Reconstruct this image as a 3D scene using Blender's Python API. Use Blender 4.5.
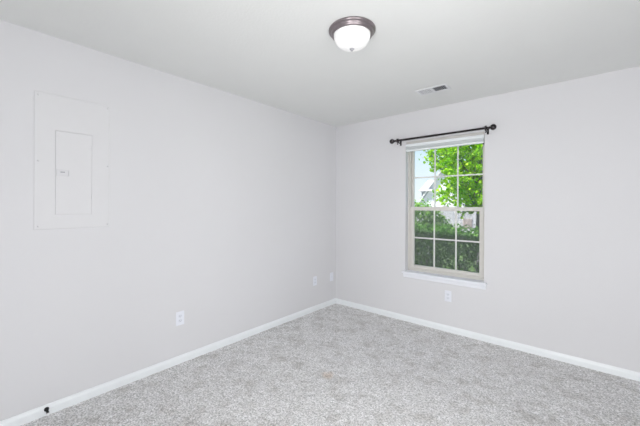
import bpy, bmesh, math, random
from mathutils import Vector, Matrix, noise

# ------------------------------------------------------------------ start
for o in list(bpy.data.objects):
    bpy.data.objects.remove(o, do_unlink=True)
scene = bpy.context.scene
COL = scene.collection
PI = math.pi

# ------------------------------------------------------------------ camera
cam_d = bpy.data.cameras.new('camera')
cam_d.sensor_width = 36.0
cam_d.lens = 312.0 / 640.0 * 36.0
cam_d.shift_y = -7.5 / 640.0
cam_d.clip_start = 0.02
cam = bpy.data.objects.new('camera', cam_d)
COL.objects.link(cam)
cam.location = (2.624, -3.434, 1.354)
cam.rotation_euler = (PI / 2, math.radians(-0.22), math.radians(40.32))
scene.camera = cam

# ------------------------------------------------------------------ sky
world = bpy.data.worlds.new('sky')
scene.world = world
world.use_nodes = True
nt = world.node_tree
nt.nodes.clear()
wo = nt.nodes.new('ShaderNodeOutputWorld')
bg = nt.nodes.new('ShaderNodeBackground')
tc = nt.nodes.new('ShaderNodeTexCoord')
sp = nt.nodes.new('ShaderNodeSeparateXYZ')
rp = nt.nodes.new('ShaderNodeValToRGB')
rp.color_ramp.elements[0].position = 0.0
rp.color_ramp.elements[0].color = (0.90, 0.95, 1.0, 1)
rp.color_ramp.elements[1].position = 0.85
rp.color_ramp.elements[1].color = (0.16, 0.36, 0.86, 1)
e = rp.color_ramp.elements.new(0.22)
e.color = (0.60, 0.81, 0.97, 1)
nt.links.new(tc.outputs['Generated'], sp.inputs[0])
nt.links.new(sp.outputs['Z'], rp.inputs[0])
nt.links.new(rp.outputs[0], bg.inputs['Color'])
bg.inputs['Strength'].default_value = 1.15
nt.links.new(bg.outputs[0], wo.inputs['Surface'])

# ------------------------------------------------------------------ sun
sd = bpy.data.lights.new('sun', 'SUN')
sd.energy = 7.5
sd.angle = math.radians(1.0)
sd.color = (1.0, 0.96, 0.9)
sun = bpy.data.objects.new('sun', sd)
COL.objects.link(sun)
sun.rotation_euler = Vector((0.30, 0.62, -0.93)).to_track_quat('-Z', 'Y').to_euler()

# ------------------------------------------------------------------ fill lamps added out of view, behind and beside the camera
back_fill_d = bpy.data.lights.new('added_back_fill', 'AREA')
back_fill_d.shape = 'RECTANGLE'
back_fill_d.size = 1.15
back_fill_d.size_y = 1.95
back_fill_d.energy = 70.0
back_fill_d.color = (1.0, 0.995, 0.985)
back_fill = bpy.data.objects.new('added_back_fill', back_fill_d)
COL.objects.link(back_fill)
back_fill.location = (2.62, -4.35, 1.12)
back_fill.rotation_euler = (PI / 2, 0, math.radians(-14))     # faces +Y into the room

sl = bpy.data.lights.new('added_side_fill', 'AREA')      # second added fill, outside the opening on the right
sl.shape = 'RECTANGLE'
sl.size = 1.15
sl.size_y = 1.95
sl.energy = 36.0
sl.color = (1.0, 0.995, 0.985)
side = bpy.data.objects.new('added_side_fill', sl)
COL.objects.link(side)
side.location = (3.62, -3.02, 1.12)
side.rotation_euler = (PI / 2, 0, PI / 2)     # faces -X into the room

# ------------------------------------------------------------------ exposure
vs = scene.view_settings
vs.view_transform = 'Standard'
vs.look = 'None'
vs.exposure = 0.03
vs.gamma = 1.0
vs.use_curve_mapping = False
scene.display_settings.display_device = 'sRGB'
scene.cycles.max_bounces = 14
scene.cycles.diffuse_bounces = 8
scene.cycles.transparent_max_bounces = 24
scene.cycles.sample_clamp_indirect = 8.0
LAMP_GLOW = 0.22


# ================================================================== materials
def srgb(r, g, b):
    f = lambda c: (c / 255 / 12.92) if c / 255 <= 0.04045 else ((c / 255 + 0.055) / 1.055) ** 2.4
    return (f(r), f(g), f(b), 1)


def mat(name, col, rough=0.5, metal=0.0, var=0.0, vscale=20.0, bump=0.0, bscale=100.0, spec=0.5, bdist=0.002, detail=3.0):
    m = bpy.data.materials.new(name)
    m.use_nodes = True
    n = m.node_tree.nodes
    L = m.node_tree.links
    p = n['Principled BSDF']
    p.inputs['Roughness'].default_value = rough
    p.inputs['Metallic'].default_value = metal
    p.inputs['Specular IOR Level'].default_value = spec
    t = n.new('ShaderNodeTexCoord')
    nz = n.new('ShaderNodeTexNoise')
    nz.inputs['Scale'].default_value = vscale
    nz.inputs['Detail'].default_value = detail
    L.new(t.outputs['Object'], nz.inputs['Vector'])
    cr = n.new('ShaderNodeValToRGB')
    cr.color_ramp.elements[0].position = 0.3
    cr.color_ramp.elements[1].position = 0.7
    cr.color_ramp.elements[0].color = tuple(c * (1 - var) for c in col[:3]) + (1,)
    cr.color_ramp.elements[1].color = tuple(min(1, c * (1 + var)) for c in col[:3]) + (1,)
    L.new(nz.outputs['Fac'], cr.inputs['Fac'])
    L.new(cr.outputs['Color'], p.inputs['Base Color'])
    if bump:
        nb = n.new('ShaderNodeTexNoise')
        nb.inputs['Scale'].default_value = bscale
        nb.inputs['Detail'].default_value = 4
        L.new(t.outputs['Object'], nb.inputs['Vector'])
        b = n.new('ShaderNodeBump')
        b.inputs['Strength'].default_value = bump
        b.inputs['Distance'].default_value = bdist
        L.new(nb.outputs['Fac'], b.inputs['Height'])
        L.new(b.outputs['Normal'], p.inputs['Normal'])
    return m


M = {}
M['wall'] = mat('wall_paint', (0.70, 0.70, 0.718), 0.85, bump=0.12, bscale=260, spec=0.2, var=0.006, vscale=2)
M['ceiling'] = mat('ceiling_paint', (0.745, 0.755, 0.745), 0.9, bump=0.35, bscale=70, spec=0.1, var=0.006, vscale=5, bdist=0.003)
M['trim'] = mat('white_trim_paint', (0.84, 0.87, 0.89), 0.35, var=0.01)
M['sill'] = mat('white_sill_paint', (0.83, 0.85, 0.90), 0.35, var=0.01)
M['panel'] = mat('panel_paint', (0.695, 0.695, 0.710), 0.6, var=0.006, vscale=8)
M['screw'] = mat('painted_screw', (0.60, 0.60, 0.62), 0.5)
M['latch'] = mat('latch_plastic', (0.66, 0.66, 0.68), 0.4)
M['dark_slot'] = mat('dark_slot', (0.10, 0.10, 0.11), 0.6)
M['grey_slot'] = mat('grey_slot', (0.33, 0.34, 0.37), 0.6)
M['plate'] = mat('white_plastic_plate', (0.80, 0.82, 0.88), 0.35, var=0.01)
M['socket'] = mat('white_plastic_socket', (0.72, 0.745, 0.81), 0.35, var=0.01)
M['vinyl'] = mat('almond_vinyl', (0.66, 0.645, 0.61), 0.4, var=0.015)
M['muntin'] = mat('white_grille', (0.74, 0.74, 0.72), 0.4, var=0.01)
M['blind'] = mat('white_blind', (0.82, 0.86, 0.88), 0.4, var=0.01)
M['headrail'] = mat('headrail_enamel', (0.60, 0.59, 0.57), 0.4)
M['bronze'] = mat('dark_bronze', (0.055, 0.050, 0.053), 0.22, metal=0.75, var=0.15, vscale=60)
M['nickel'] = mat('brushed_metal', (0.27, 0.235, 0.245), 0.30, metal=0.85, var=0.08, vscale=90)
M['nickel_light'] = mat('finial_metal', (0.42, 0.42, 0.44), 0.35, metal=0.6)
M['black_rubber'] = mat('black_rubber', (0.008, 0.008, 0.009), 0.6)
M['white_rubber'] = mat('white_rubber', (0.75, 0.75, 0.76), 0.6)
M['vent'] = mat('vent_enamel', (0.72, 0.73, 0.745), 0.45, var=0.01)
M['vent_dark'] = mat('vent_throat', (0.16, 0.165, 0.18), 0.8)
M['bark'] = mat('grey_bark', (0.20, 0.19, 0.19), 0.9, var=0.3, vscale=14, bump=0.6, bscale=30, bdist=0.01)
M['twig'] = mat('shrub_twigs', (0.11, 0.105, 0.10), 0.9, var=0.5, vscale=25, bump=0.6, bscale=40, bdist=0.02)
M['roof'] = mat('pale_shingles', (0.70, 0.66, 0.69), 0.9, var=0.10, vscale=8, bump=0.3, bscale=20, bdist=0.02)
M['siding_pale'] = mat('pale_siding', (0.76, 0.73, 0.76), 0.7, var=0.03, vscale=3)
M['siding_shade'] = mat('shaded_siding', (0.36, 0.38, 0.42), 0.7, var=0.03, vscale=3)  # dormer wall colour with its bluish shade mixed in
M['garage'] = mat('beige_door', (0.60, 0.50, 0.46), 0.6, var=0.05, vscale=6)
M['dark_glass'] = mat('dark_window_glass', (0.22, 0.24, 0.32), 0.15)
M['concrete'] = mat('pale_concrete', (0.55, 0.54, 0.52), 0.9, var=0.06, vscale=4)
M['lawn'] = mat('lawn_green', (0.16, 0.27, 0.06), 0.95, var=0.35, vscale=6, bump=0.7, bscale=60, bdist=0.03)
M['mulch'] = mat('mulch', (0.12, 0.09, 0.07), 0.95, var=0.4, vscale=30, bump=0.8, bscale=60, bdist=0.03)
M['brick'] = mat('exterior_siding', (0.5, 0.5, 0.5), 0.8, var=0.05)
M['shingle'] = mat('roof_shingle', (0.16, 0.15, 0.15), 0.9, var=0.2)


def carpet_mat():
    m = bpy.data.materials.new('grey_carpet')
    m.use_nodes = True
    n = m.node_tree.nodes
    L = m.node_tree.links
    p = n['Principled BSDF']
    p.inputs['Roughness'].default_value = 1.0
    p.inputs['Specular IOR Level'].default_value = 0.05
    t = n.new('ShaderNodeTexCoord')

    def nz(scale, detail, rough=0.5):
        k = n.new('ShaderNodeTexNoise')
        k.inputs['Scale'].default_value = scale
        k.inputs['Detail'].default_value = detail
        k.inputs['Roughness'].default_value = rough
        L.new(t.outputs['Object'], k.inputs['Vector'])
        return k

    def ramp(src, a, b, ca, cb):
        r = n.new('ShaderNodeValToRGB')
        r.color_ramp.elements[0].position = a
        r.color_ramp.elements[1].position = b
        r.color_ramp.elements[0].color = ca
        r.color_ramp.elements[1].color = cb
        L.new(src, r.inputs['Fac'])
        return r

    def mul(a, b):
        x = n.new('ShaderNodeMixRGB')
        x.blend_type = 'MULTIPLY'
        x.inputs['Fac'].default_value = 1
        L.new(a, x.inputs[1])
        L.new(b, x.inputs[2])
        return x
    fine = ramp(nz(84, 4, 0.85).outputs['Fac'], 0.37, 0.60, (0.36, 0.358, 0.358, 1), (1.0, 0.992, 0.995, 1))
    mid = ramp(nz(26, 3, 0.6).outputs['Fac'], 0.35, 0.65, (0.95, 0.95, 0.94, 1), (1.16, 1.16, 1.165, 1))
    big = ramp(nz(6.2, 5, 0.68).outputs['Fac'], 0.36, 0.50, (0.81, 0.80, 0.785, 1), (1.0, 1.0, 1.0, 1))
    c = mul(mul(fine.outputs[0], mid.outputs[0]).outputs[0], big.outputs[0])
    # small tan stain on the pile
    vm = n.new('ShaderNodeVectorMath')
    vm.operation = 'DISTANCE'
    vm.inputs[1].default_value = STAIN
    nzs = nz(18, 3)
    L.new(t.outputs['Object'], vm.inputs[0])
    ad = n.new('ShaderNodeMath')
    ad.operation = 'MULTIPLY_ADD'
    L.new(nzs.outputs['Fac'], ad.inputs[0])
    ad.inputs[1].default_value = 0.12
    L.new(vm.outputs['Value'], ad.inputs[2])
    st = ramp(ad.outputs[0], 0.075, 0.125, (0.95, 0.86, 0.79, 1), (1, 1, 1, 1))
    c = mul(c.outputs[0], st.outputs[0])
    L.new(c.outputs[0], p.inputs['Base Color'])
    b = n.new('ShaderNodeBump')
    b.inputs['Strength'].default_value = 0.8
    b.inputs['Distance'].default_value = 0.012
    L.new(nz(110, 4, 0.7).outputs['Fac'], b.inputs['Height'])
    L.new(b.outputs['Normal'], p.inputs['Normal'])
    return m


STAIN = (1.08, -1.50, 0.01)
M['carpet'] = carpet_mat()


def glass_mat():
    m = bpy.data.materials.new('window_glass')
    m.use_nodes = True
    n = m.node_tree.nodes
    L = m.node_tree.links
    n.clear()
    out = n.new('ShaderNodeOutputMaterial')
    mx = n.new('ShaderNodeMixShader')
    mx.inputs[0].default_value = 0.05
    tr = n.new('ShaderNodeBsdfTransparent')
    tr.inputs[0].default_value = (0.97, 0.985, 0.98, 1)
    gl = n.new('ShaderNodeBsdfGlossy')
    gl.inputs['Roughness'].default_value = 0.02
    L.new(tr.outputs[0], mx.inputs[1])
    L.new(gl.outputs[0], mx.inputs[2])
    L.new(mx.outputs[0], out.inputs[0])
    return m


def screen_mat():
    m = bpy.data.materials.new('insect_screen_mesh')
    m.use_nodes = True
    n = m.node_tree.nodes
    L = m.node_tree.links
    n.clear()
    out = n.new('ShaderNodeOutputMaterial')
    mx = n.new('ShaderNodeMixShader')
    t = n.new('ShaderNodeTexCoord')
    nz = n.new('ShaderNodeTexNoise')
    nz.inputs['Scale'].default_value = 60
    L.new(t.outputs['Object'], nz.inputs['Vector'])
    mr = n.new('ShaderNodeMapRange')
    mr.inputs[3].default_value = 0.24
    mr.inputs[4].default_value = 0.40
    L.new(nz.outputs['Fac'], mr.inputs[0])
    L.new(mr.outputs[0], mx.inputs[0])
    tr = n.new('ShaderNodeBsdfTransparent')
    df = n.new('ShaderNodeBsdfDiffuse')
    df.inputs[0].default_value = (0.13, 0.135, 0.145, 1)
    L.new(tr.outputs[0], mx.inputs[1])
    L.new(df.outputs[0], mx.inputs[2])
    L.new(mx.outputs[0], out.inputs[0])
    return m


def leaf_mat(name, ca, cb, trans=0.45):
    m = bpy.data.materials.new(name)
    m.use_nodes = True
    n = m.node_tree.nodes
    L = m.node_tree.links
    n.clear()
    out = n.new('ShaderNodeOutputMaterial')
    g = n.new('ShaderNodeNewGeometry')
    r = n.new('ShaderNodeValToRGB')
    r.color_ramp.elements[0].color = ca
    r.color_ramp.elements[1].color = cb
    L.new(g.outputs['Random Per Island'], r.inputs['Fac'])
    d = n.new('ShaderNodeBsdfDiffuse')
    tl = n.new('ShaderNodeBsdfTranslucent')
    mx = n.new('ShaderNodeMixShader')
    mx.inputs[0].default_value = trans
    L.new(r.outputs[0], d.inputs[0])
    L.new(r.outputs[0], tl.inputs[0])
    L.new(d.outputs[0], mx.inputs[1])
    L.new(tl.outputs[0], mx.inputs[2])
    L.new(mx.outputs[0], out.inputs[0])
    return m


def alabaster_mat():
    m = bpy.data.materials.new('lit_alabaster_glass')
    m.use_nodes = True
    n = m.node_tree.nodes
    L = m.node_tree.links
    p = n['Principled BSDF']
    p.inputs['Base Color'].default_value = (0.85, 0.85, 0.84, 1)
    p.inputs['Roughness'].default_value = 0.25
    t = n.new('ShaderNodeTexCoord')
    w = n.new('ShaderNodeTexNoise')
    w.inputs['Scale'].default_value = 14
    w.inputs['Detail'].default_value = 4
    w.inputs['Distortion'].default_value = 1.2
    L.new(t.outputs['Object'], w.inputs['Vector'])
    r = n.new('ShaderNodeValToRGB')
    r.color_ramp.elements[0].position = 0.35
    r.color_ramp.elements[1].position = 0.6
    r.color_ramp.elements[0].color = (0.50, 0.50, 0.52, 1)
    r.color_ramp.elements[1].color = (1, 1, 0.99, 1)
    L.new(w.outputs['Fac'], r.inputs['Fac'])
    L.new(r.outputs[0], p.inputs['Emission Color'])
    p.inputs['Emission Strength'].default_value = LAMP_GLOW
    return m


M['glass'] = glass_mat()
M['screen'] = screen_mat()
M['leaf_bright'] = leaf_mat('bright_maple_leaf', (0.20, 0.52, 0.012, 1), (0.70, 0.95, 0.07, 1), 0.5)
M['leaf_shrub'] = leaf_mat('shrub_leaf', (0.14, 0.38, 0.05, 1), (0.50, 0.75, 0.22, 1), 0.4)
M['leaf_hedge'] = leaf_mat('hedge_leaf', (0.04, 0.18, 0.02, 1), (0.30, 0.62, 0.10, 1), 0.35)
M['bowl'] = alabaster_mat()


# ================================================================== mesh helpers
def obj(name, bm, m, parent=None, smooth=False, bevel=0.0, segs=2, loc=None):
    me = bpy.data.meshes.new(name)
    bmesh.ops.recalc_face_normals(bm, faces=bm.faces)
    bm.to_mesh(me)
    bm.free()
    o = bpy.data.objects.new(name, me)
    COL.objects.link(o)
    me.materials.append(m)
    if smooth:
        for f in me.polygons:
            f.use_smooth = True
    if bevel:
        b = o.modifiers.new('bevel', 'BEVEL')
        b.width = bevel
        b.segments = segs
        b.limit_method = 'ANGLE'
    if parent:
        o.parent = parent
    if loc:
        o.location = loc
    return o


def tag(o, label, cat, group=None):
    o['label'] = label
    o['category'] = cat
    if group:
        o['group'] = group
    return o


def thing(name, label, cat, loc=(0, 0, 0), rotz=0.0, group=None):
    o = bpy.data.objects.new(name, None)
    o.empty_display_size = 0.05
    COL.objects.link(o)
    o.location = loc
    o.rotation_euler = (0, 0, rotz)
    return tag(o, label, cat, group)


def struct(name, bm, m, parent=None, **k):
    o = obj(name, bm, m, parent, **k)
    if parent is None:
        o['kind'] = 'structure'
    return o


def box(bm, x0, x1, y0, y1, z0, z1):
    v = [bm.verts.new(p) for p in ((x0, y0, z0), (x1, y0, z0), (x1, y1, z0), (x0, y1, z0),
                                   (x0, y0, z1), (x1, y0, z1), (x1, y1, z1), (x0, y1, z1))]
    for f in ((0, 3, 2, 1), (4, 5, 6, 7), (0, 1, 5, 4), (1, 2, 6, 5), (2, 3, 7, 6), (3, 0, 4, 7)):
        bm.faces.new([v[i] for i in f])


def bx(*a):
    bm = bmesh.new()
    box(bm, *a)
    return bm


def prism(bm, pts, off):
    """a closed outline (list of 3D points) extruded by vector off"""
    a = [bm.verts.new(p) for p in pts]
    b = [bm.verts.new(Vector(p) + Vector(off)) for p in pts]
    n = len(pts)
    bm.faces.new(a)
    bm.faces.new(b[::-1])
    for i in range(n):
        bm.faces.new((a[i], b[i], b[(i + 1) % n], a[(i + 1) % n]))


def lathe(bm, prof, n=48, mtx=None):
    """prof: (radius, height) pairs turned about local Z"""
    rings = []
    for r, z in prof:
        if r < 1e-6:
            rings.append([bm.verts.new((0, 0, z))])
        else:
            rings.append([bm.verts.new((r * math.cos(2 * PI * i / n), r * math.sin(2 * PI * i / n), z)) for i in range(n)])
    vs = [v for r in rings for v in r]
    for a, b in zip(rings, rings[1:]):
        for i in range(n):
            j = (i + 1) % n
            if len(a) == 1 and len(b) == 1:
                continue
            if len(a) == 1:
                bm.faces.new((a[0], b[i], b[j]))
            elif len(b) == 1:
                bm.faces.new((a[i], b[0], a[j]))
            else:
                bm.faces.new((a[i], b[i], b[j], a[j]))
    if mtx is not None:
        bmesh.ops.transform(bm, matrix=mtx, verts=vs)


def tube(bm, pts, radii, n=10):
    rings = []
    for i, p in enumerate(pts):
        p = Vector(p)
        d = (Vector(pts[min(i + 1, len(pts) - 1)]) - Vector(pts[max(i - 1, 0)])).normalized()
        u = d.orthogonal().normalized()
        if rings:
            u = (pu - d * pu.dot(d)).normalized()
        pu = u
        w = d.cross(u)
        r = radii[i] if isinstance(radii, (list, tuple)) else radii
        rings.append([bm.verts.new(p + (u * math.cos(2 * PI * k / n) + w * math.sin(2 * PI * k / n)) * r) for k in range(n)])
    for a, b in zip(rings, rings[1:]):
        for k in range(n):
            bm.faces.new((a[k], b[k], b[(k + 1) % n], a[(k + 1) % n]))
    bm.faces.new(rings[0][::-1])
    bm.faces.new(rings[-1])


ALONG_X = Matrix.Rotation(PI / 2, 4, 'Y')      # local Z -> +X
ALONG_NY = Matrix.Rotation(PI / 2, 4, 'X')     # local Z -> -Y

# ================================================================== room shell
H = 2.44
XR, YB = 3.22, -3.80
TH = 0.20
WX0, WX1, WZ0, WZ1 = 1.023, 1.860, 0.581, 2.101     # window opening
GZ = -0.80                                          # ground outside

bm = bmesh.new()
box(bm, -TH, XR + 1.1, YB - 1.75, TH, -0.12, 0.010)
struct('floor', bm, M['carpet'])

bm = bmesh.new()
box(bm, -TH, XR + 1.1, YB - 1.75, TH, H, H + 0.12)
struct('ceiling', bm, M['ceiling'])

struct('wall_left', bx(-TH, 0, YB - 1.75, 0.0, 0, H), M['wall'])

bm = bmesh.new()
box(bm, -TH, WX0, 0, TH, 0, H)
box(bm, WX1, XR + TH, 0, TH, 0, H)
box(bm, WX0, WX1, 0, TH, WZ1, H)
box(bm, WX0, WX1, 0, TH, 0, WZ0)
struct('wall_window', bm, M['wall'])

bm = bmesh.new()
box(bm, XR, XR + 0.12, -2.45, 0, 0, H)
box(bm, XR, XR + 0.12, -3.80, -3.60, 0, H)
box(bm, XR, XR + 0.12, -3.60, -2.45, 2.05, H)  # doorway put in so the added side fill reaches the room
struct('wall_right', bm, M['wall'])
struct('wall_hall_side', bx(XR + 1.0, XR + 1.1, YB - 1.75, 0, 0, H), M['wall'])
struct('wall_hall_end', bx(XR + 0.12, XR + 1.0, -2.0, -1.9, 0, H), M['wall'])

bm = bmesh.new()                                    # back wall with the doorway the camera looks in from
box(bm, 0, 2.05, YB - 0.12, YB, 0, H)
box(bm, 3.12, XR, YB - 0.12, YB, 0, H)
box(bm, 2.05, 3.12, YB - 0.12, YB, 2.05, H)
struct('wall_back', bm, M['wall'])
struct('wall_hall', bx(0, XR + 1.0, YB - 1.75, YB - 1.63, 0, H), M['wall'])
bm = bmesh.new()
for x0, x1 in ((1.985, 2.05), (3.12, 3.185)):
    box(bm, x0, x1, YB, YB + 0.015, 0, 2.115)
box(bm, 2.05, 3.12, YB, YB + 0.015, 2.05, 2.115)
struct('trim_1', bm, M['trim'], bevel=0.004)


def baseboard(name, p0, p1, nrm):
    """profiled skirting from p0 to p1 on the wall whose inward normal is nrm"""
    bm = bmesh.new()
    p0, p1, nrm = Vector(p0), Vector(p1), Vector(nrm)
    prof = [(0, 0), (0.0145, 0), (0.0145, 0.052), (0.012, 0.060), (0.008, 0.066), (0.0065, 0.072), (0.003, 0.075), (0, 0.075)]
    pts = [p0 + nrm * a + Vector((0, 0, b)) for a, b in prof]
    prism(bm, pts, p1 - p0)
    struct(name, bm, M['trim'])


baseboard('baseboard_left', (0, YB, 0), (0, 0, 0), (1, 0, 0))
baseboard('baseboard_window', (0.0145, 0, 0), (XR, 0, 0), (0, -1, 0))
baseboard('baseboard_right', (XR, -0.0145, 0), (XR, -2.45, 0), (-1, 0, 0))
baseboard('baseboard_back', (1.985, YB, 0), (0.0145, YB, 0), (0, 1, 0))

# outside skin of the house: foundation and roof slab with an overhanging eave
bm = bmesh.new()
box(bm, -TH, XR + 1.1, YB - 1.75, TH, GZ, -0.12)
struct('trim_2', bm, M['brick'])
bm = bmesh.new()
prism(bm, [(-0.9, 0.60, H + 0.16), (-0.9, 0.60, H + 0.30), (-0.9, -2.8, H + 1.7), (-0.9, -6.2, H + 0.30), (-0.9, -6.2, H + 0.16)], (6.2, 0, 0))
struct('roof', bm, M['shingle'])

# ================================================================== window
win = bpy.data.objects.new('window_1', None)
COL.objects.link(win)
win['kind'] = 'structure'
win.location = ((WX0 + WX1) / 2, 0.0, WZ0)
wx, wz = win.location.x, win.location.z
FX0, FX1, FZ0, FZ1 = WX0 - wx, WX1 - wx, 0.012, WZ1 - wz


def frame_ring(bm, x0, x1, z0, z1, y0, y1, l, r, b, t):
    box(bm, x0, x0 + l, y0, y1, z0, z1)
    box(bm, x1 - r, x1, y0, y1, z0, z1)
    box(bm, x0 + l, x1 - r, y0, y1, z0, z0 + b)
    box(bm, x0 + l, x1 - r, y0, y1, z1 - t, z1)


bm = bmesh.new()
frame_ring(bm, FX0, FX1, FZ0, FZ1, 0.086, 0.195, 0.022, 0.022, 0.030, 0.030)
frame_ring(bm, FX0, FX1, FZ0, FZ1, 0.070, 0.086, 0.013, 0.013, 0.020, 0.018)
obj('window_frame', bm, M['vinyl'], win, bevel=0.003)
ZM = 1.323 - wz                                     # meeting rail centre


def sash(name, x0, x1, z0, z1, y0, y1, l, b, t):
    bm = bmesh.new()
    frame_ring(bm, x0, x1, z0, z1, y0, y1, l, l, b, t)
    s = obj(name, bm, M['vinyl'], win, bevel=0.003)
    gx0, gx1, gz0, gz1 = x0 + l, x1 - l, z0 + b, z1 - t
    ym = (y0 + y1) / 2
    g = obj('pane', bx(gx0 - 0.004, gx1 + 0.004, ym + 0.004, ym + 0.007, gz0 - 0.004, gz1 + 0.004), M['glass'], s)
    bm = bmesh.new()
    w = 0.0075
    for k in (1, 2):
        xc = gx0 + (gx1 - gx0) * k / 3
        box(bm, xc - w, xc + w, ym - 0.004, ym + 0.003, gz0, gz1)
    zc = (gz0 + gz1) / 2
    c = [gx0, gx0 + (gx1 - gx0) / 3, gx0 + (gx1 - gx0) * 2 / 3, gx1]
    for a, b_ in zip(c, c[1:]):
        box(bm, a + (w if a != gx0 else 0), b_ - (w if b_ != gx1 else 0), ym - 0.0035, ym + 0.0025, zc - w, zc + w)
    obj('muntin_grille', bm, M['muntin'], s)
    return s


sash('lower_sash', FX0 + 0.023, FX1 - 0.023, FZ0 + 0.031, ZM + 0.020, 0.088, 0.120, 0.042, 0.036, 0.042)
sash('upper_sash', FX0 + 0.023, FX1 - 0.023, ZM - 0.018, FZ1 - 0.031, 0.124, 0.156, 0.022, 0.034, 0.034)
# sash lock on the meeting rail
bm = bmesh.new()
box(bm, -0.03, 0.03, 0.092, 0.116, ZM + 0.0205, ZM + 0.028)
box(bm, -0.006, 0.03, 0.084, 0.096, ZM + 0.0285, ZM + 0.035)
obj('sash_lock', bm, M['vinyl'], win, bevel=0.002)
# insect screen outside the lower sash
bm = bmesh.new()
frame_ring(bm, FX0 + 0.026, FX1 - 0.026, FZ0 + 0.033, ZM + 0.016, 0.162, 0.171, 0.016, 0.016, 0.016, 0.012)
sf = obj('screen_frame', bm, M['vinyl'], win)
obj('screen_mesh', bx(FX0 + 0.040, FX1 - 0.040, 0.166, 0.167, FZ0 + 0.047, ZM + 0.006), M['screen'], sf)
# stool and apron
bm = bmesh.new()
prof = [(0.086, -0.004), (0.086, 0.012), (-0.030, 0.012), (-0.036, 0.008), (-0.038, 0.002), (-0.036, -0.006), (-0.028, -0.010), (0.0, -0.010), (0.0, -0.004)]
prism(bm, [(FX0, a, b) for a, b in prof], (FX1 - FX0, 0, 0))
obj('window_sill', bm, M['sill'], win)
bm = bmesh.new()
box(bm, FX0 - 0.030, FX0 + 0.0, -0.037, -0.0005, -0.010, 0.012)
box(bm, FX1 - 0.0, FX1 + 0.030, -0.037, -0.0005, -0.010, 0.012)
obj('sill_horn', bm, M['sill'], win, bevel=0.004)
bm = bmesh.new()
prof = [(-0.0005, -0.0105), (-0.024, -0.0105), (-0.024, -0.018), (-0.016, -0.030), (-0.013, -0.050), (-0.008, -0.058), (-0.0005, -0.058)]
prism(bm, [(FX0 - 0.018, a, b) for a, b in prof], (FX1 - FX0 + 0.036, 0, 0))
obj('apron', bm, M['sill'], win)

# ================================================================== raised blind inside the head of the opening
bl = thing('window_blind', 'white blind raised into a thin stack at the top of the window', 'window blind', (wx, 0.015, WZ1 - 0.002))
w2 = (WX1 - WX0) / 2 - 0.004
bm = bmesh.new()
box(bm, -w2, w2, -0.010, 0.026, -0.036, 0)
obj('headrail', bm, M['headrail'], bl)
bm = bmesh.new()
prism(bm, [(-w2, -0.0105, -0.030), (-w2, -0.024, -0.030), (-w2, -0.027, -0.034), (-w2, -0.027, -0.050), (-w2, -0.022, -0.058), (-w2, -0.0105, -0.058)], (2 * w2, 0, 0))
obj('valance', bm, M['blind'], bl)
bm = bmesh.new()
for k in range(9):
    z = -0.0585 - k * 0.0036
    prism(bm, [(-w2 + 0.004, -0.018, z), (-w2 + 0.004, -0.004, z + 0.0014), (-w2 + 0.004, 0.010, z), (-w2 + 0.004, 0.010, z - 0.0022), (-w2 + 0.004, -0.004, z - 0.0008), (-w2 + 0.004, -0.018, z - 0.0022)], (2 * w2 - 0.008, 0, 0))
obj('slat_stack', bm, M['blind'], bl)
obj('bottom_rail', bx(-w2 + 0.002, w2 - 0.002, -0.024, 0.012, -0.114, -0.0925), M['blind'], bl, bevel=0.004)
bm = bmesh.new()
lathe(bm, [(0, -0.128), (0.007, -0.126), (0.008, -0.118), (0.005, -0.1145), (0, -0.1143)], 12)
o = obj('cord_tassel', bm, M['bronze'], bl, smooth=True, loc=(w2 - 0.009, -0.012, 0))

# ================================================================== curtain rod
rod = thing('curtain_rod', 'dark bronze curtain rod with ball finials mounted above the window', 'curtain rod', (wx, 0, 2.111))
RY = -0.088
rx0, rx1 = 0.928 - wx, 1.918 - wx
bm = bmesh.new()
xa, xb = rx0, rx1
tube(bm, [(xa, RY, 0), (xa + 0.5, RY, 0)], 0.0125, 16)
obj('outer_rod', bm, M['bronze'], rod, smooth=False)
bm = bmesh.new()
tube(bm, [(xa + 0.501, RY, 0), (xb, RY, 0)], 0.0110, 16)
obj('inner_rod', bm, M['bronze'], rod)
for s, x in ((-1, rx0), (1, rx1)):
    bm = bmesh.new()
    prof = [(0, 0.0), (0.013, 0.0), (0.0135, 0.005), (0.009, 0.008), (0.009, 0.011)]
    c, R = 0.036, 0.0285
    a0 = math.asin(0.009 / R)
    for k in range(17):
        a = a0 + (PI - a0) * k / 16
        prof.append((R * math.sin(a) if k < 16 else 0, c - R * math.cos(a)))
    mt = Matrix.Translation((x, RY, 0)) @ Matrix.Rotation(s * PI / 2, 4, 'Y')
    lathe(bm, prof, 28, mt)
    obj('finial', bm, M['bronze'], rod, smooth=True)
for xw in (0.963, 1.890):
    x = xw - wx
    bm = bmesh.new()
    box(bm, x - 0.009, x + 0.009, -0.004, -0.0005, -0.046, 0.010)
    box(bm, x - 0.005, x + 0.005, RY - 0.004, -0.004, -0.026, -0.015)
    # cup ring around the rod
    lathe(bm, [(0.0130, -0.007), (0.0235, -0.007), (0.0235, 0.007), (0.0130, 0.007), (0.0130, -0.007)], 24,
          Matrix.Translation((x, RY, 0)) @ ALONG_X)
    br = obj('bracket', bm, M['bronze'], rod)
    bm = bmesh.new()
    lathe(bm, [(0.0, 0.0), (0.004, 0.0), (0.004, 0.014), (0.007, 0.015), (0.007, 0.021), (0, 0.022)], 12,
          Matrix.Translation((x, RY, -0.0238)) @ Matrix.Rotation(PI, 4, 'X'))
    obj('thumb_screw', bm, M['bronze'], br, smooth=True)

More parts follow.
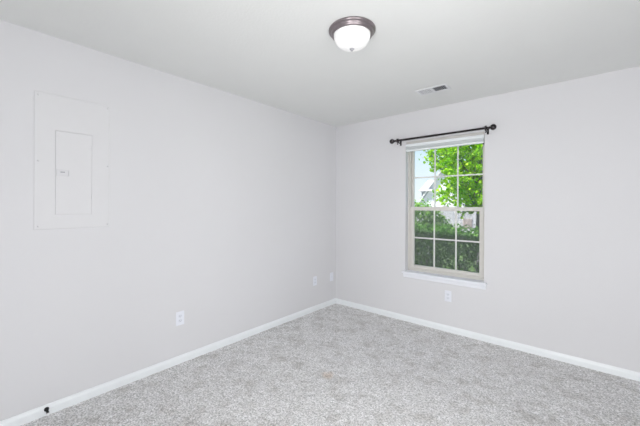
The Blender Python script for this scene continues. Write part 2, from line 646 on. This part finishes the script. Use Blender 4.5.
# ================================================================== ceiling lamp
lamp = thing('ceiling_lamp', 'round flush ceiling lamp with lit white glass bowl and metal rim', 'ceiling lamp', (1.523, -1.837, H))
bm = bmesh.new()
lathe(bm, [(0, -0.0005), (0.1430, -0.0005), (0.1445, -0.004), (0.1440, -0.010), (0.1400, -0.014), (0.1330, -0.016), (0.1300, -0.019),
           (0.1290, -0.026), (0.1270, -0.032), (0.1215, -0.036), (0.1160, -0.036), (0.1140, -0.033), (0.1135, -0.020), (0.0, -0.018)], 72)
obj('rim', bm, M['nickel'], lamp, smooth=True)
bm = bmesh.new()
prof = []
for k in range(21):
    a = PI / 2 * k / 20
    prof.append((0.1125 * math.cos(a) ** 0.80 if k < 20 else 0, -0.036 - 0.080 * math.sin(a)))
lathe(bm, [(0.1125, -0.0215)] + prof, 64)
obj('glass_bowl', bm, M['bowl'], lamp, smooth=True)
bm = bmesh.new()
lathe(bm, [(0, -0.1145), (0.012, -0.1145), (0.015, -0.118), (0.012, -0.122), (0.007, -0.124), (0.008, -0.127), (0.005, -0.131), (0, -0.132)], 24)
obj('finial', bm, M['nickel_light'], lamp, smooth=True)

# ================================================================== ceiling vent
vent = thing('ceiling_vent', 'white ceiling air vent with louvres between lamp and window', 'air vent', (1.541, -0.535, H))
vw, vd = 0.142, 0.075
bm = bmesh.new()
frame_pts = ((-vw, vw, -vd, -vd + 0.022), (-vw, vw, vd - 0.022, vd), (-vw, -vw + 0.022, -vd + 0.022, vd - 0.022), (vw - 0.022, vw, -vd + 0.022, vd - 0.022), (-0.008, 0.008, -vd + 0.022, vd - 0.022))
for x0, x1, y0, y1 in frame_pts:
    box(bm, x0, x1, y0, y1, -0.007, -0.0005)
obj('vent_frame', bm, M['vent'], vent, bevel=0.002)
obj('throat', bx(-vw + 0.023, vw - 0.023, -vd + 0.023, vd - 0.023, -0.0018, -0.0006), M['vent_dark'], vent)
for s in (-1, 1):
    bm = bmesh.new()
    for k in range(7):
        xc = s * (0.016 + k * 0.0162)
        dx = 0.0032 * s
        z0, z1 = -0.0022, -0.0072
        prism(bm, [(xc - dx, -vd + 0.023, z0), (xc - dx + 0.001, -vd + 0.023, z0), (xc + dx + 0.001, -vd + 0.023, z1), (xc + dx, -vd + 0.023, z1)], (0, 2 * vd - 0.046, 0))
    obj('louvre', bm, M['vent'], vent)
obj('damper_lever', bx(vw - 0.016, vw - 0.008, -0.012, 0.012, -0.016, -0.0072), M['vent'], vent, bevel=0.002)

# ================================================================== electrical panel on the left wall
ep = thing('electrical_panel', 'painted electrical panel cover with small latched door, set on the left wall', 'electrical panel', (0, -2.902, 1.630))
# local y runs along the wall, +x into the room
bm = bmesh.new()
Y0, Y1, Z0, Z1 = -0.205, 0.205, -0.437, 0.437
DY0, DY1, DZ0, DZ1 = -0.101, 0.097, -0.343, 0.205
t0 = 0.0006
rings = []
for xx, (a, b, c, d) in ((t0, (Y0, Y1, Z0, Z1)), (0.0022, (Y0, Y1, Z0, Z1)), (0.0045, (Y0 + 0.005, Y1 - 0.005, Z0 + 0.005, Z1 - 0.005)),
                         (0.0045, (DY0, DY1, DZ0, DZ1)), (t0, (DY0, DY1, DZ0, DZ1))):
    rings.append([bm.verts.new(p) for p in ((xx, a, c), (xx, b, c), (xx, b, d), (xx, a, d))])
rings.append(rings[0])
for a, b in zip(rings, rings[1:]):
    for k in range(4):
        bm.faces.new((a[k], a[(k + 1) % 4], b[(k + 1) % 4], b[k]))
obj('cover_plate', bm, M['panel'], ep)
dr = obj('panel_door', bx(t0, 0.0062, DY0 + 0.0015, DY1 - 0.0015, DZ0 + 0.0015, DZ1 - 0.0015), M['panel'], ep, bevel=0.0012)
bm = bmesh.new()
ly, lz = -0.062, -0.068
for (a, b, c, d) in ((ly - 0.033, ly + 0.033, lz - 0.021, lz - 0.017), (ly - 0.033, ly + 0.033, lz + 0.017, lz + 0.021), (ly - 0.033, ly - 0.029, lz - 0.017, lz + 0.017), (ly + 0.029, ly + 0.033, lz - 0.017, lz + 0.017)):
    box(bm, 0.0063, 0.0125, a, b, c, d)
box(bm, 0.0063, 0.0078, ly - 0.0285, ly + 0.0285, lz - 0.0165, lz + 0.0165)
la = obj('latch', bm, M['latch'], dr)
obj('finger_slot', bx(0.0079, 0.0088, ly - 0.013, ly + 0.010, lz + 0.001, lz + 0.008), M['grey_slot'], dr)
for z in (-0.235, 0.10):
    bm = bmesh.new()
    tube(bm, [(0.0070, DY1 + 0.001, z), (0.0070, DY1 + 0.001, z + 0.030)], 0.0035, 10)
    obj('hinge', bm, M['panel'], ep)
for y, z in ((Y0 + 0.022, 0.0), (Y1 - 0.014, 0.0), (Y0 + 0.022, -0.415), (Y1 - 0.014, -0.415), (Y0 + 0.022, 0.415), (Y1 - 0.014, 0.415)):
    bm = bmesh.new()
    lathe(bm, [(0, 0.0), (0.0055, 0.0), (0.0055, 0.001), (0.0035, 0.0025), (0, 0.003)], 14, Matrix.Translation((0.0046, y, z)) @ ALONG_X)
    obj('screw', bm, M['screw'] if z < 0.2 else M['panel'], ep, smooth=True)


# ================================================================== wall plates
def wall_plate(name, label, cat, loc, rotz, kind, group=None):
    """local +x points into the room, y along the wall"""
    t = thing(name, label, cat, loc, rotz, group)
    bm = bmesh.new()
    box(bm, 0.0006, 0.0060, -0.0355, 0.0355, -0.058, 0.058)
    obj('cover_plate', bm, M['plate'], t, bevel=0.0025, segs=3)
    if kind == 'outlet':
        for z in (-0.0195, 0.0195):
            bm = bmesh.new()
            pts = []
            for k in range(20):
                a = 2 * PI * k / 20
                pts.append((0.0061, 0.0170 * math.cos(a), z + max(-0.0125, min(0.0125, 0.0170 * math.sin(a)))))
            prism(bm, pts, (0.0016, 0, 0))
            s = obj('socket', bm, M['socket'], t)
            bm = bmesh.new()
            box(bm, 0.0078, 0.0081, -0.0080, -0.0058, z - 0.002, z + 0.006)
            box(bm, 0.0078, 0.0081, 0.0058, 0.0080, z - 0.002, z + 0.006)
            box(bm, 0.0078, 0.0081, -0.0022, 0.0022, z - 0.0095, z - 0.0055)
            obj('slot', bm, M['grey_slot'], s)
        bm = bmesh.new()
        lathe(bm, [(0, 0), (0.003, 0), (0.0025, 0.001), (0, 0.0013)], 12, Matrix.Translation((0.0061, 0, 0)) @ ALONG_X)
        obj('screw', bm, M['socket'], t)
    else:
        obj('jack', bx(0.0061, 0.0085, -0.009, 0.009, -0.010, 0.010), M['socket'], t, bevel=0.001)
        for z in (-0.042, 0.042):
            bm = bmesh.new()
            lathe(bm, [(0, 0), (0.003, 0), (0.0025, 0.001), (0, 0.0013)], 12, Matrix.Translation((0.0061, 0, z)) @ ALONG_X)
            obj('screw', bm, M['socket'], t)
    return t


wall_plate('wall_outlet', 'white duplex outlet on left wall, alone and nearest the electrical panel', 'outlet', (0, -2.179, 0.391), 0, 'outlet')
wall_plate('wall_outlet', 'white duplex outlet on left wall near the corner, farther from it than the jack plate', 'outlet', (0, -0.440, 0.392), 0, 'outlet')
wall_plate('jack_plate', 'white wall plate right beside the room corner, on the left wall', 'wall plate', (0, -0.096, 0.387), 0, 'jack')
wall_plate('wall_outlet', 'white duplex outlet on the window wall directly below the window', 'outlet', (1.512, 0, 0.390), -PI / 2, 'outlet')

# ================================================================== door stop on the left baseboard
ds = thing('door_stop', 'small black spring door stop with white tip on left baseboard', 'door stop', (0.0148, -3.043, 0.051))
bm = bmesh.new()
lathe(bm, [(0, 0), (0.013, 0), (0.013, 0.004), (0.010, 0.009), (0.0065, 0.012), (0, 0.012)], 20, ALONG_X)
obj('base', bm, M['black_rubber'], ds, smooth=True)
bm = bmesh.new()
pts = []
for k in range(121):
    a = 2 * PI * 10 * k / 120
    pts.append((0.012 + 0.040 * k / 120, 0.0052 * math.cos(a), 0.0052 * math.sin(a) - 0.008 * (k / 120) ** 2))
tube(bm, pts, 0.0016, 6)
obj('spring', bm, M['black_rubber'], ds, smooth=True)
bm = bmesh.new()
lathe(bm, [(0, 0), (0.0075, 0), (0.0085, 0.004), (0.0075, 0.011), (0.003, 0.014), (0, 0.014)], 16, Matrix.Translation((0.0525, 0, -0.008)) @ ALONG_X)
obj('rubber_tip', bm, M['white_rubber'], ds, smooth=True)

# ================================================================== outside
random.seed(7)
bm = bmesh.new()
box(bm, -60, 60, TH + 0.001, 90, GZ - 0.2, GZ)
box(bm, -60, 60, -40, TH, GZ - 0.2, GZ - 0.001)
struct('ground', bm, M['lawn'])
struct('planting_bed', bx(-3, 5, TH + 0.002, 3.0, GZ, GZ + 0.04), M['mulch'])


def leaves(bm, pos, nrm, size):
    """one small folded leaf: two quads sharing a mid rib"""
    n = Vector(nrm).normalized()
    u = n.orthogonal().normalized()
    a = random.uniform(0, 2 * PI)
    w = n.cross(u)
    d = u * math.cos(a) + w * math.sin(a)
    s = n.cross(d)
    L, W = size, size * 0.38
    up = n * size * 0.12
    p = Vector(pos)
    b0 = bm.verts.new(p - d * L * 0.5)
    b1 = bm.verts.new(p + d * L * 0.5)
    l0 = bm.verts.new(p - d * L * 0.12 + s * W + up)
    l1 = bm.verts.new(p + d * L * 0.22 + s * W * 0.8 + up)
    r0 = bm.verts.new(p - d * L * 0.12 - s * W + up)
    r1 = bm.verts.new(p + d * L * 0.22 - s * W * 0.8 + up)
    bm.faces.new((b0, b1, l1, l0))
    bm.faces.new((b1, b0, r0, r1))


def rnd():
    v = Vector((random.gauss(0, 1), random.gauss(0, 1), random.gauss(0, 1)))
    return v.normalized()


def leaf_obj(name, bm, m, parent):
    me = bpy.data.meshes.new(name)
    bm.to_mesh(me)
    bm.free()
    o = bpy.data.objects.new(name, me)
    COL.objects.link(o)
    me.materials.append(m)
    o.parent = parent
    return o


# ---- clipped hedge along the wall
HX0, HX1, HY0, HY1, HT = -2.6, 3.2, 1.75, 2.75, 0.86
hg = thing('hedge', 'dark green hedge outside, running low across the lower window panes', 'hedge', ((HX0 + HX1) / 2, 2.25, GZ))


def hb(x, y, z):
    return noise.noise(Vector((x * 1.3, y * 1.3, z * 1.3))) * 0.14 + noise.noise(Vector((x * 4, y * 4, z * 4 + 5))) * 0.06


bm = bmesh.new()
for i in range(26):
    bx_ = HX0 + (HX1 - HX0) * (i + 0.5) / 26 + random.uniform(-0.08, 0.08) - hg.location.x
    by = random.uniform(-0.3, 0.1)
    for j in range(13):
        tx, ty = bx_ + random.uniform(-0.35, 0.35), random.uniform(-0.46, 0.40)
        tz = random.uniform(0.7, HT - GZ - 0.08)
        tube(bm, [(bx_, by, 0.02), ((bx_ * 2 + tx) / 3 + random.uniform(-.05, .05), (by * 1.2 + ty) / 2, tz * 0.5), (tx, ty, tz)], [0.016, 0.010, 0.003], 5)
obj('stem', bm, M['twig'], hg)
bm = bmesh.new()
for k in range(17000):
    x = random.uniform(HX0, HX1)
    if random.random() < 0.42:
        z = GZ + (HT + 0.07 - 0.05 * (x - 0.3) - GZ) * random.random() ** 0.22
        y = HY0 + hb(x, HY0, z) + abs(random.gauss(0, 0.06))
        n = Vector((random.gauss(0, .5), -1, random.gauss(0.4, .5)))
    else:
        y = random.uniform(HY0, HY1)
        z = HT + 0.07 - 0.05 * (x - 0.3) + hb(x, y, HT) - random.gauss(0, 0.05)
        n = Vector((random.gauss(0, .5), random.gauss(-.1, .5), 1))
    if z > HT - 0.12 and y < HY0 + 0.10:
        y += 0.05
    leaves(bm, (x - hg.location.x, y - hg.location.y, z - GZ), n + rnd() * 0.4, random.uniform(0.035, 0.065))
leaf_obj('foliage', bm, M['leaf_hedge'], hg)


def at_px(x, t, z=0.0):
    R_ = Vector((.7625, .6470, 0))
    F_ = Vector((-.6470, .7625, 0))
    p = Vector((2.624, -3.434, 0)) + F_ * t + R_ * ((x - 320) / 312 * t)
    return Vector((p.x, p.y, z))


# ---- taller shrub behind the left of the hedge
def blob_plant(name, label, cat, loc, lobes, n, size, m, nstem, spread):
    t = thing(name, label, cat, loc)
    bm = bmesh.new()
    for k in range(nstem):
        c, r = lobes[k % len(lobes)]
        c = Vector(c) + rnd() * r * 0.4
        tube(bm, [(random.uniform(-.08, .08), random.uniform(-.08, .08), 0), (c.x * 0.5, c.y * 0.5, c.z * 0.55), tuple(c)], [0.02, 0.012, 0.004], 6)
    obj('stem', bm, M['bark'], t)
    bm = bmesh.new()
    tot = sum(r ** 2 for _, r in lobes)
    for c, r in lobes:
        for k in range(int(n * r * r / tot)):
            d = rnd()
            p = Vector(c) + d * r * random.uniform(0.55, 1.0) * (1 + 0.35 * noise.noise(d * 2.5 + Vector(c)))
            leaves(bm, p, d + rnd() * 0.8, size * random.uniform(0.7, 1.25))
    leaf_obj('foliage', bm, m, t)
    return t


RX, RYY = 0.7625, 0.6470
blob_plant('shrub', 'bright leafy shrub outside, rising above the hedge at its left end', 'shrub', at_px(420, 7.0, GZ),
           [((0, 0, 1.95), 0.36), ((-0.3 * RX, -0.3 * RYY, 2.05), 0.30), ((0.30 * RX, 0.30 * RYY, 1.85), 0.26), ((0.46 * RX, 0.46 * RYY, 1.66), 0.24),
            ((0.2 * RX, 0.2 * RYY, 1.5), 0.4), ((-0.3 * RX, -0.3 * RYY, 1.5), 0.4), ((0, 0, 1.0), 0.42)],
           2900, 0.075, M['leaf_shrub'], 14, 0)

# ---- young maple
tr = thing('maple_tree', 'bright green leafy tree outside the right half of the window', 'tree', (0.0, 5.0, GZ))


TP = at_px(479.5, 8.0, GZ)
tr.location = TP
Rv, Fv = Vector((.7625, .6470, 0)), Vector((-.6470, .7625, 0))
bmt = bmesh.new()
tube(bmt, [(0, 0, 0), (0.01, 0, 0.8), (-0.01, 0, 1.5), (0, 0, 2.0), (0.02, 0.0, 3.0), (0.0, 0.02, 4.4), (0, 0, 5.2)], [0.10, 0.085, 0.075, 0.07, 0.05, 0.03, 0.01], 12)
bml = bmesh.new()
NB = 28
for b in range(NB + 7):
    az = 2 * PI * (b * 0.618)
    z0 = 1.95 + 2.2 * (b / NB)
    ln = (1.0 if b < 10 else 1.65 * (1 - 0.45 * b / NB)) * random.uniform(0.85, 1.1)
    incl = math.radians(random.uniform(60, 80) if b < 10 else random.uniform(32, 58))
    if b >= NB:                                      # longer rising boughs on the open side
        q = b - NB
        az = math.radians(-140 + random.uniform(-28, 28))
        z0, incl, ln = 2.0 + 0.16 * q, math.radians(random.uniform(34, 56)), random.uniform(1.3, 1.75)
    d = Vector((math.cos(az) * math.sin(incl), math.sin(az) * math.sin(incl), math.cos(incl)))
    p0 = Vector((0, 0, z0))
    pts = [p0]
    cur = d.copy()
    for k in range(1, 6):
        cur = (cur + Vector((0, 0, 0.07)) + rnd() * 0.10).normalized()
        pts.append(pts[-1] + cur * ln / 5)
    tube(bmt, pts, [0.026, 0.02, 0.015, 0.010, 0.007, 0.003], 6)
    for k in range(1, 6):
        for q in range(5):
            sd_ = (rnd() + cur * 0.9).normalized()
            a = pts[k - 1].lerp(pts[k], random.random())
            l2 = random.uniform(0.22, 0.45)
            e2 = a + sd_ * l2
            tube(bmt, [a, e2], [0.005, 0.002], 4)
            for r in range(14):
                c = a.lerp(e2, random.uniform(0.2, 1.08)) + rnd() * random.uniform(0.0, 0.10)
                leaves(bml, c, rnd() + Vector((0, 0, 0.7)), random.uniform(0.06, 0.11))
# low drooping boughs towards the left and forward
obj('trunk', bmt, M['bark'], tr, smooth=True)
leaf_obj('foliage', bml, M['leaf_bright'], tr)

# ---- neighbouring house across the street
hs = thing('neighbour_house', 'pale house with steep roof and dormer, far outside the window', 'house', at_px(452, 30.0, GZ), math.radians(40.32 - 22.9))
# local x = screen right, local y = away
PXM = 30.0 / 312.0


def X(px):
    return (px - 452) * PXM * 0.921


def Z(py):
    return 1.354 + (205.5 - py) * PXM - GZ


bm = bmesh.new()
prism(bm, [(X(414), 0, 0), (X(486), 0, 0), (X(486), 0, Z(207)), (X(450), 0, Z(160)), (X(414), 0, Z(207))], (0, 8, 0))
obj('wall', bm, M['siding_pale'], hs)
bm = bmesh.new()
for s in (-1, 1):
    ex = X(450) + s * (X(450) - X(411.5))
    prism(bm, [(X(450), -0.35, Z(158.6)), (X(450), -0.35, Z(156.4)), (ex, -0.35, Z(209)), (ex, -0.35, Z(211.2))], (0, 8.7, 0))
obj('roof', bm, M['roof'], hs)
# dormer standing on the left roof slope
bm = bmesh.new()
prism(bm, [(X(420.5), -0.05, Z(201)), (X(430.5), -0.05, Z(187.5)), (X(430.5), -0.05, Z(186.5)), (X(420.5), -0.05, Z(189.5))], (0, 2.6, 0))
obj('dormer', bm, M['siding_shade'], hs)
bm = bmesh.new()
va = [bm.verts.new(p) for p in ((X(417.8), -0.5, Z(190.4)), (X(431.0), -0.5, Z(190.4)), (X(436), 1.2, Z(178.0)), (X(426.5), 1.2, Z(178.0)))]
vb = [bm.verts.new(p) for p in ((X(417.8), 3.0, Z(190.4)), (X(431.0), 3.0, Z(190.4)))]
bm.faces.new(va)
bm.faces.new((vb[0], va[3], va[2], vb[1]))
bm.faces.new((va[0], va[3], vb[0]))
bm.faces.new((va[1], vb[1], va[2]))
bm.faces.new((va[0], vb[0], vb[1], va[1]))
obj('dormer_roof', bm, M['roof'], hs)
wd = obj('window', bx(X(438), X(443), -0.06, -0.005, Z(201), Z(195.5)), M['siding_pale'], hs)
obj('pane', bx(X(438.5), X(442.5), -0.09, -0.062, Z(200.5), Z(196)), M['dark_glass'], wd)
wd = obj('door', bx(X(463), X(471.5), -0.10, -0.005, 0.0, Z(218)), M['garage'], hs)
bm = bmesh.new()
for k in range(4):
    z = 0.05 + k * (Z(218) - 0.1) / 4
    box(bm, X(463.4), X(471.1), -0.13, -0.105, z, z + 0.16)
obj('door_panel', bm, M['garage'], wd)
bm = bmesh.new()
box(bm, -9, 7, -6.0, -0.5, 0.004, 0.02)
dv = obj('driveway', bm, M['concrete'])
dv.location = at_px(452, 30.0, GZ)
dv.rotation_euler = (0, 0, math.radians(40.32))
dv['kind'] = 'structure'
